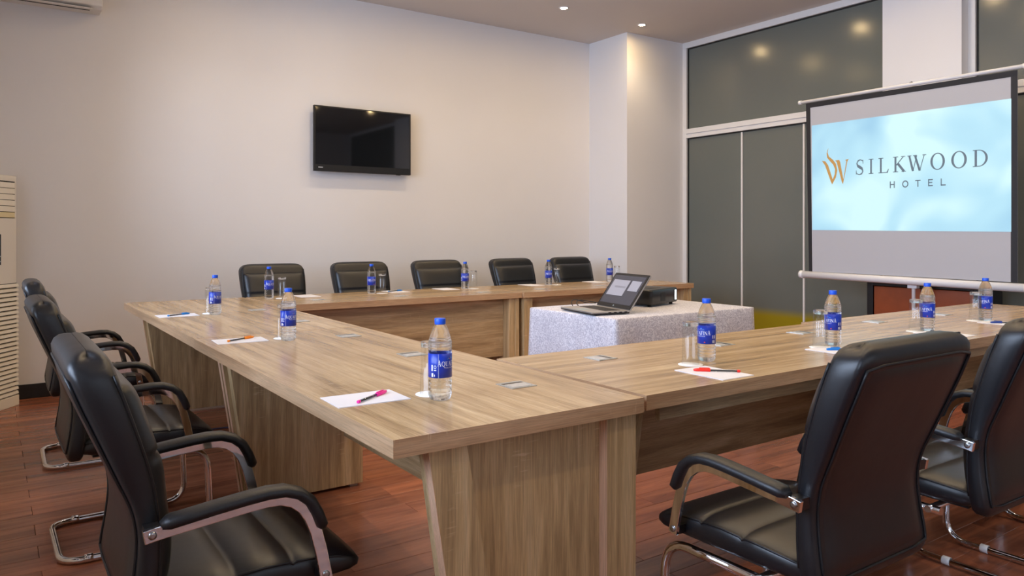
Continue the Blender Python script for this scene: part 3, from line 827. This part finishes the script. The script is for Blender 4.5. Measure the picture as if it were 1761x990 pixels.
# (pad centre, pad rotation, pen colour, pen centre, pen direction, phrase)
def ang(ax, ay, bx, by): return math.atan2(by - ay, bx - ax)
pads = [((.866, 1.965), PI / 2 - .03, 'pink', (.884, 1.955), ang(.80, 1.90, .96, 2.01), 'on the near left table'),
        ((.893, 3.335), PI / 2 - .05, 'orange', (.90, 3.345), ang(.82, 3.30, .97, 3.39), 'on the left table'),
        ((.876, 4.553), PI / 2, 'blue', (.885, 4.553), ang(.81, 4.51, .96, 4.60), 'at the far end of the left table'),
        ((1.970, 1.672), -.02, 'red', (1.985, 1.675), ang(2.04, 1.62, 1.93, 1.73), 'on the right table'),
        ((2.740, 1.700), 0, 'blue', (2.770, 1.700), ang(2.85, 1.66, 2.70, 1.745), 'half hidden by the near right chair'),
        ((3.590, 1.712), 0, 'black', (3.60, 1.725), ang(3.68, 1.66, 3.54, 1.77), 'on the right table'),
        ((4.270, 1.735), 0, 'dark_blue', (4.27, 1.735), ang(4.36, 1.66, 4.22, 1.79), 'at the far right of the right table'),
        ((1.93, 5.44), 0, None, 0, 0, 'on the back table, leftmost place'),
        ((2.66, 5.455), 0, 'blue', (2.66, 5.455), .3, 'on the back table, second place'),
        ((3.12, 5.46), 0, None, 0, 0, 'on the back table left of the third bottle'),
        ((3.99, 5.45), 0, None, 0, 0, 'on the back table left of the fourth bottle'),
        ((4.74, 5.45), 0, None, 0, 0, 'on the back table left of the rightmost bottle')]
for (c, r, col, pc, pr, ph) in pads:
    o = bpy.data.objects.new('notepad', pad_me); COL.objects.link(o); o.location = (c[0], c[1], TT); o.rotation_euler = (0, 0, r)
    tag(o, ('white notepad under the %s pen ' % col.replace('_', ' ') if col else 'white notepad ') + ph, 'notepad', 'white notepads')
    if col:
        p = make_pen(col); p.location = (pc[0], pc[1], TT + .0021); p.rotation_euler = (0, 0, pr)
        tag(p, '%s capped ballpoint pen %s' % (col.replace('_', ' '), ph), 'pen', 'ballpoint pens')

# ================================================================== TABLE WITH CLOTH, LAPTOP, PROJECTOR
tx0, tx1, ty0, ty1 = 2.79, 3.955, 3.04, 3.82
t = empty('small_table', ((tx0 + tx1) / 2, (ty0 + ty1) / 2, 0), 0, 'small table hidden under the white damask cloth', 'table')
hx, hy = (tx1 - tx0) / 2 - .012, (ty1 - ty0) / 2 - .012
B(-hx, hx, -hy, hy, .715, .745).build('table_top', 'oak_x', t)
for sx in (-1, 1):
    for sy in (-1, 1):
        B(sx * (hx - .06) - .02, sx * (hx - .06) + .02, sy * (hy - .06) - .02, sy * (hy - .06) + .02, 0, .715).build('leg', 'white_metal', t)
def cloth():
    m = MB(); n = 46; hx2, hy2 = (tx1 - tx0) / 2, (ty1 - ty0) / 2
    per = []
    def side(a, b, k): return [(a[0] + (b[0] - a[0]) * i / k, a[1] + (b[1] - a[1]) * i / k) for i in range(k)]
    c = [(-hx2, -hy2), (hx2, -hy2), (hx2, hy2), (-hx2, hy2)]
    per = side(c[0], c[1], 44) + side(c[1], c[2], 30) + side(c[2], c[3], 44) + side(c[3], c[0], 30)
    rings = []
    rows = [(0, .748), (.10, .7475), (.55, .7465), (.985, .7465), (1.0, .7445), (1.004, .738)] + [(1.012, .722 - .67 * k / 12) for k in range(13)]
    for (k, z) in rows:
        ring = []
        for i, (x, y) in enumerate(per):
            nx, ny = (0, -1) if i < 44 else ((1, 0) if i < 74 else ((0, 1) if i < 118 else (-1, 0)))
            cor = min(abs(abs(x) - hx2) + abs(abs(y) - hy2), .4)
            if z < .735:
                d = (.735 - z)
                near = math.exp(-(cor / .07) ** 2)
                f = .006 - d * .02 + .012 * min(1, d / .2) * math.sin(i * .55 + math.sin(i * .23) * 1.7) * (.35 + .65 * min(1, d / .45)) + near * d * .03
                px, py = x + nx * f, y + ny * f
                if near > .02:
                    px = x + math.copysign(1, x) * (near * d * .03) + nx * f * (1 - near * .5); py = y + math.copysign(1, y) * (near * d * .03) + ny * f * (1 - near * .5)
                ring.append((px, py, z))
            else: ring.append((x * min(k, 1.004), y * min(k, 1.004), z))
        rings.append(ring)
    m.loft(rings[1:], cap=False)
    o = len(m.v); m.v += [(x * .10, y * .10, .748) for (x, y) in per]
    m.f.append(tuple(range(o, o + len(per)))); m.sm.append(False)
    return m
cl = cloth().build('tablecloth', 'damask', None, ((tx0 + tx1) / 2, (ty0 + ty1) / 2, .0025))
tag(cl, 'white damask tablecloth hanging over the small projector table', 'tablecloth')
ZT = .7506
# laptop
lp = empty('laptop', (2.925, 3.37, ZT), math.radians(-101), 'open silver and black laptop on the white tablecloth', 'laptop')
W2, D2 = .186, .125
B(-W2, W2, -D2, D2, .004, .012).build('base_shell', 'black_plastic', lp, bevel=.003)
dk = B(-W2, W2, -D2, D2, .012, .020).build('keyboard_deck', 'laptop_silver', lp, bevel=.002)
for r in range(5):
    for k in range(14):
        B(-.150 + k * .0216, -.150 + k * .0216 + .0185, .085 - r * .021 - .017, .085 - r * .021, .020, .0215).build('key', 'key_black', dk) if (r * 14 + k) < 70 else None
B(-.05, .05, -.112, -.045, .020, .0204).build('touchpad', 'mark_grey', dk)
for k in range(4): B(W2 - .0005, W2 + .0008, .09 - k * .035, .108 - k * .035, .0095, .0165).build('port', 'dark_gap', dk)
for sx in (-1, 1): B(sx * .15 - .02, sx * .15 + .02, -.09, -.08, 0, .004).build('foot', 'black_matte', lp)
lid = empty('lid'); lid.parent = lp; lid.location = (0, D2 - .002, .018); lid.rotation_euler = (math.radians(-36), 0, 0)
B(-W2, W2, 0, .010, .004, .245).build('lid_shell', 'laptop_silver', lid, bevel=.003)
B(-W2 + .001, W2 - .001, -.0035, 0, .005, .244).build('bezel', 'black_plastic', lid, bevel=.001)
B(-.170, .170, -.0042, -.0036, .030, .228).build('display', 'lcd_dark', lid)
B(-.150, .028, -.0050, -.0043, .085, .195).build('slide_preview', 'lcd_light', lid)
B(.050, .150, -.0050, -.0043, .125, .195).build('notes_preview', 'lcd_light', lid)
def lpf(x, z): return (x, -.0054, z)
lt = []
for k, ch in enumerate('SILKWOOD'): lt += place_glyph(glyph(ch), -.100 + k * .0145, -.100 + k * .0145 + .010, .140, .152)
poly_mb(lt, lpf).build('slide_lettering', 'key_black', lid)
poly_mb(ell(0, .017, .0055, .0055, .001, .001), lambda x, z: (x, -.0040, z)).build('maker_mark', 'mark_grey', lid)
# small usb receiver and cables
tag(B(-.013, .013, -.006, .006, 0, .010).build('usb_receiver', 'black_plastic', None, (2.905, 3.615, ZT), .003, math.radians(-10)), 'small black plug lying beside the laptop', 'plug')
def smooth_path(pts, n=8):
    P = [Vector(p) for p in pts]; P = [P[0]] + P + [P[-1]]; out = []
    for i in range(1, len(P) - 2):
        for k in range(n):
            t = k / n
            out.append(tuple(0.5 * ((2 * P[i]) + (-P[i - 1] + P[i + 1]) * t + (2 * P[i - 1] - 5 * P[i] + 4 * P[i + 1] - P[i + 2]) * t * t + (-P[i - 1] + 3 * P[i] - 3 * P[i + 1] + P[i + 2]) * t ** 3)))
    out.append(tuple(P[-2])); return out
c1 = smooth_path([(2.99, 3.59, ZT + .012), (3.03, 3.66, ZT + .03), (3.10, 3.70, ZT + .035), (3.20, 3.69, ZT + .02), (3.30, 3.64, ZT + .006), (3.40, 3.62, ZT + .006)])
tag(MB().tube(c1, .0032, 8).build('cable', 'cable_black'), 'black cable looping behind the laptop to the projector', 'cable')
c2 = smooth_path([(2.98, 3.63, ZT + .004), (3.03, 3.71, ZT + .03), (3.10, 3.75, ZT + .035), (3.20, 3.76, ZT + .01), (3.28, 3.76, ZT + .004)])
tag(MB().tube(c2, .0028, 8).build('cable', 'cable_black'), 'thin black cable arching between laptop and projector', 'cable')
c3 = smooth_path([(.98, 4.75, .005), (1.08, 4.86, .005), (1.2, 4.88, .005), (1.35, 4.80, .005), (1.45, 4.7, .005)])
tag(MB().tube(c3, .004, 8).build('cable', 'cable_blue'), 'thin bluish cable lying on the floor under the left table', 'cable')
# projector
pj = empty('projector', (3.524, 3.545, ZT), math.radians(16), 'black projector with glowing vent standing behind the laptop', 'projector')
def rbox(hx, hy, z0, z1, r, m=None, ins=0.006):
    m = m or MB(); rings = []
    for (z, k) in ((z0, ins), (z0 + .008, 0), (z1 - .010, 0), (z1 - .003, .004), (z1, .012)):
        ring = []
        for (sx, sy, a0) in ((1, 1, 0), (-1, 1, PI / 2), (-1, -1, PI), (1, -1, 3 * PI / 2)):
            for q in range(5):
                a = a0 + PI / 2 * q / 4
                ring.append((sx * (hx - r - 0) + (r - k) * math.cos(a), sy * (hy - r) + (r - k) * math.sin(a), z))
        rings.append(ring)
    return m.loft(rings)
body = rbox(.18, .135, .014, .108, .022).build('body', 'black_plastic', pj)
for sx in (-1, 1):
    for sy in (-1, 1): MB().lathe([(.012, 0), (.012, .016)], 12, (sx * .14, sy * .10, 0), True).build('foot', 'black_matte', pj)
MB().box(-.10, .04, -.08, .06, .1075, .1095).build('top_panel', 'black_matte', body)
for k in range(6): B(.128, .150, -.1372, -.1352, .030 + k * .011, .038 + k * .011).build('vent_slat', 'projector_glow', body)
B(.120, .157, -.1362, -.1345, .024, .098).build('vent', 'dark_gap', body)
B(-.06, 0.0, -.1362, -.1345, .030, .085).build('port_panel', 'black_matte', body)
for k in range(4): B(-.1822, -.1795, .05 - k * .028, .070 - k * .028, .050, .064).build('socket', 'mark_grey', body)
lens = MB()
lens.loft([[(x, -.06 + r * math.cos(2 * PI * q / 20), .062 + r * math.sin(2 * PI * q / 20)) for q in range(20)] for (x, r) in ((.170, .036), (.192, .036), (.192, .030), (.184, .028))])
lens.build('lens_ring', 'black_matte', pj)
MB().loft([[(x, -.06 + r * math.cos(2 * PI * q / 20), .062 + r * math.sin(2 * PI * q / 20)) for q in range(20)] for (x, r) in ((.183, .028), (.187, .018), (.189, .004))]).build('lens', 'projector_glow', pj)

# ================================================================== PROJECTION SCREEN ON STAND
SX = 5.80
ps = empty('projection_screen', (SX + .03, 3.02, 0), 0, 'tripod projection screen with black border showing a hotel slide', 'projection screen')
def SP(o):  # parent with the thing's offset
    o.parent = ps; o.location = (-(SX + .03), -3.02, 0); return o
def quad_slab(pts, x0, x1):
    return MB().add([(x0, p[0], p[1]) for p in pts] + [(x1, p[0], p[1]) for p in pts], [(0, 1, 2, 3), (7, 6, 5, 4), (0, 4, 5, 1), (1, 5, 6, 2), (2, 6, 7, 3), (3, 7, 4, 0)])
TL, TR, BR, BL = (3.914, 2.330), (2.283, 2.331), (2.283, .875), (3.884, .886)
SP(quad_slab([TL, TR, BR, BL], SX, SX + .002).build('fabric', 'screen_fabric'))
bw = .042
iTL, iTR, iBR, iBL = (TL[0] - bw, TL[1] - bw), (TR[0] + bw, TR[1] - bw), (BR[0] + bw, BR[1]), (BL[0] - bw * .75, BL[1])
for q in ([TL, TR, iTR, iTL], [TR, BR, iBR, iTR], [BL, TL, iTL, iBL]):
    SP(quad_slab(q, SX - .0008, SX).build('black_border', 'screen_border'))
IX = SX - .002
SP(quad_slab([(3.857, 2.133), (2.322, 2.140), (2.322, 1.222), (3.852, 1.240)], IX, IX + .0008).build('projected_image', 'projected_picture'))
def onscreen(t_, z): return (IX - .0006, 3.857 - t_, z)
word = []
for ch, a, b in [('S', .400, .467), ('I', .507, .551), ('L', .590, .674), ('K', .707, .808), ('W', .819, .961), ('O', .991, 1.096), ('O', 1.140, 1.248), ('D', 1.288, 1.387)]:
    SP(poly_mb(place_glyph(glyph(ch), a, b, 1.686, 1.806), onscreen).build('serif_letter', 'logo_grey'))
word = []
for ch, a, b in [('H', .682, .721), ('O', .779, .827), ('T', .879, .919), ('E', .975, 1.009), ('L', 1.066, 1.102)]:
    SP(poly_mb(place_glyph(sans(ch), a, b, 1.564, 1.617), onscreen).build('plain_letter', 'logo_grey'))
logo = [[(0.096, 1.824), (0.128, 1.818), (0.154, 1.782), (0.198, 1.655), (0.191, 1.62), (0.179, 1.643), (0.125, 1.784)],
        [(0.157, 1.927), (0.149, 1.888), (0.161, 1.855), (0.2, 1.823), (0.225, 1.789), (0.237, 1.734), (0.225, 1.677), (0.191, 1.62), (0.195, 1.658), (0.214, 1.704), (0.217, 1.746), (0.2, 1.784), (0.168, 1.818), (0.145, 1.846), (0.14, 1.883), (0.148, 1.909)],
        [(0.218, 1.817), (0.254, 1.819), (0.263, 1.8), (0.292, 1.653), (0.288, 1.617), (0.277, 1.638), (0.232, 1.802)],
        [(0.288, 1.617), (0.292, 1.663), (0.318, 1.806), (0.307, 1.815), (0.341, 1.822), (0.332, 1.812), (0.326, 1.798)]]
SP(poly_mb(logo, onscreen).build('hotel_emblem', 'logo_gold'))
SP(MB().tube([(SX, 3.965, 2.345), (SX, 2.24, 2.351)], .014, 12).build('top_bar', 'white_metal'))
for (yy, zz) in ((3.968, 2.345), (2.237, 2.351)):
    SP(MB().tube([(SX, yy - .012, zz), (SX, yy + .012, zz)], .018, 12).build('end_cap', 'white_plastic'))
SP(MB().tube([(SX + .008, 3.955, .857), (SX + .008, 2.225, .838)], .030, 16).build('roller_housing', 'white_metal'))
for (yy, zz) in ((3.957, .857), (2.223, .838)):
    SP(MB().tube([(SX + .008, yy - .016, zz), (SX + .008, yy + .016, zz)], .034, 16).build('end_cap', 'white_plastic'))
SP(B(SX + .03, SX + .075, 2.985, 3.055, .79, .83).build('bracket', 'white_metal'))
SP(MB().tube([(SX + .055, 3.02, .12), (SX + .055, 3.02, 2.352)], .0135, 12).build('pole', 'white_metal'))
SP(MB().tube(fillet([(SX + .055, 3.02, 2.35), (SX + .03, 3.02, 2.374), (SX + .002, 3.02, 2.364)], .02, 4), .006, 8).build('hook', 'steel'))
for a in (PI, PI / 3, -PI / 3):
    SP(MB().tube([(SX + .055, 3.02, .46), (SX + .055 + .30 * math.cos(a), 3.02 + .30 * math.sin(a), .012)], .010, 10).build('tripod_leg', 'white_metal'))
SP(MB().lathe([(.022, 0), (.022, .06)], 14, (SX + .055, 3.02, .43), True).build('collar', 'black_plastic'))

# cabinet behind the screen
cb = empty('cabinet', (6.205, 3.06, 0), 0, 'black cabinet with reddish wood doors standing behind the projection screen', 'cabinet')
CW = .44
body = MB()
body.box(-.17, .19, -CW, -CW + .05, 0, .84).box(-.17, .19, CW - .05, CW, 0, .84).box(-.17, .19, -CW + .05, CW - .05, .78, .84).box(-.17, .19, -CW + .05, CW - .05, 0, .07).box(.17, .19, -CW + .05, CW - .05, .07, .78)
body.build('body', 'cabinet_black', cb, bevel=.003)
for (a, b) in ((-CW + .055, -.003), (.003, CW - .055)):
    d = B(-.160, -.140, a, b, .075, .775).build('door', 'mahogany', cb, bevel=.003)
    hy_ = b - .04 if a < -.1 else a + .04
    MB().tube([(-.172, hy_, .40), (-.172, hy_, .50)], .005, 8).build('handle', 'steel', d)

# ================================================================== TELEVISION
tv = empty('television', (2.858, YW, 2.06), 0, 'black flat screen television mounted on the white back wall', 'television')
B(-.478, .478, -.080, -.045, -.293, .293).build('housing', 'black_plastic', tv, bevel=.004)
B(-.20, .20, -.045, -.02, -.14, .14).build('rear_cover', 'black_matte', tv)
B(-.12, .12, -.02, 0, -.10, .10).build('wall_mount', 'black_matte', tv)
B(-.464, .464, -.0812, -.0801, -.232, .280).build('screen_panel', 'tv_glass', tv)
lg = []
for k in range(7): lg += bar(-.438 + k * .0062, -.262, -.438 + k * .0062 + .0048, -.255)
poly_mb(lg, lambda x, z: (x, -.0806, z)).build('maker_mark', 'label_white', tv)
B(.33, .37, -.078, -.062, -.298, -.293).build('sensor', 'black_matte', tv)

# ================================================================== FLOOR AIR CONDITIONER
AZ = math.radians(35.4)
ax = Vector((math.sin(AZ), math.cos(AZ), 0)); nrm = Vector((math.cos(AZ), -math.sin(AZ), 0))
org = Vector((.176, 6.405, 0)) - ax * .25
ac = empty('floor_air_conditioner', tuple(org - nrm * .14), AZ_ := 0, 'tall cream floor standing air conditioner in the corner at left', 'air conditioner')
ac.rotation_euler = (0, 0, math.atan2(ax.y, ax.x))     # local x along the front, -y towards the room
ZA = 1.615
def rect_ring(hx, y0, y1, z, r):
    pts = []
    for (cx, cy, a0) in ((hx - r, y1 - r, 0), (-hx + r, y1 - r, PI / 2), (-hx + r, y0 + r, PI), (hx - r, y0 + r, 3 * PI / 2)):
        for q in range(5): a = a0 + PI / 2 * q / 4; pts.append((cx + r * math.cos(a), cy + r * math.sin(a), z))
    return pts
MB().loft([rect_ring(.25, -.14, .13, z, .02) for z in (.0, .02, ZA - .02, ZA)]).build('body', 'ac_body', ac)
vent = B(-.235, .218, -.1425, -.1402, 1.318, 1.575).build('vent_panel', 'dark_gap', ac, bevel=.001)
for k in range(5): B(-.230, .213, -.1465, -.1426, 1.362 + k * .0415, 1.400 + k * .0415).build('vent_louvre', 'ac_slat', vent, bevel=.002)
B(-.230, .213, -.1465, -.1426, 1.322, 1.358).build('vent_louvre', 'ac_cream', vent, bevel=.002)
B(-.10, .075, -.1445, -.1402, .995, 1.205).build('display', 'ac_display', ac, bevel=.001)
mk = []
for k in range(3):
    for r in range(2): mk += bar(.0 + k * .028, 1.015 + r * .035, .014 + k * .028, 1.022 + r * .035)
poly_mb(mk, lambda x, z: (x, -.1449, z)).build('display_marks', 'mark_grey', ac)
poly_mb(bar(.0, 1.252, .05, 1.262) + [[(.018, 1.262), (.032, 1.262), (.040, 1.272), (.022, 1.270)]], lambda x, z: (x, -.1404, z)).build('maker_mark', 'mark_red', ac)
gr = B(-.24, .238, -.1415, -.1402, .075, .862).build('grille', 'dark_gap', ac)
for k in range(25):
    z = .078 + k * .0314
    MB().add([(-.24, -.1416, z), (.238, -.1416, z), (.238, -.158, z + .004), (-.24, -.158, z + .004), (-.24, -.1416, z + .026), (.238, -.1416, z + .026), (.238, -.154, z + .022), (-.24, -.154, z + .022)],
             [(0, 3, 2, 1), (4, 5, 6, 7), (3, 7, 6, 2), (0, 4, 7, 3), (1, 2, 6, 5), (0, 1, 5, 4)]).build('grille_slat', 'ac_slat', gr)
B(-.25, .243, -.158, -.1402, 0.0, .072).build('plinth', 'ac_slat', ac, bevel=.003)

# wall mounted air conditioner high on the back wall
wa = empty('wall_air_conditioner', (.27, YW, 2.885), 0, 'wall mounted air conditioner at the top left edge of the photo', 'air conditioner')
prof = [(0, .0), (-.17, 0), (-.205, .02), (-.215, .06), (-.215, .25), (-.19, .285), (0, .285)]
MB().prism(prof, 0, -.44, .44).build('body', 'ac_body', wa, bevel=.006)
B(-.36, .36, -.20, -.12, -.004, .001).build('air_slot', 'dark_gap', wa)
B(-.37, .37, -.21, -.17, -.010, -.003).build('flap', 'ac_body', wa)
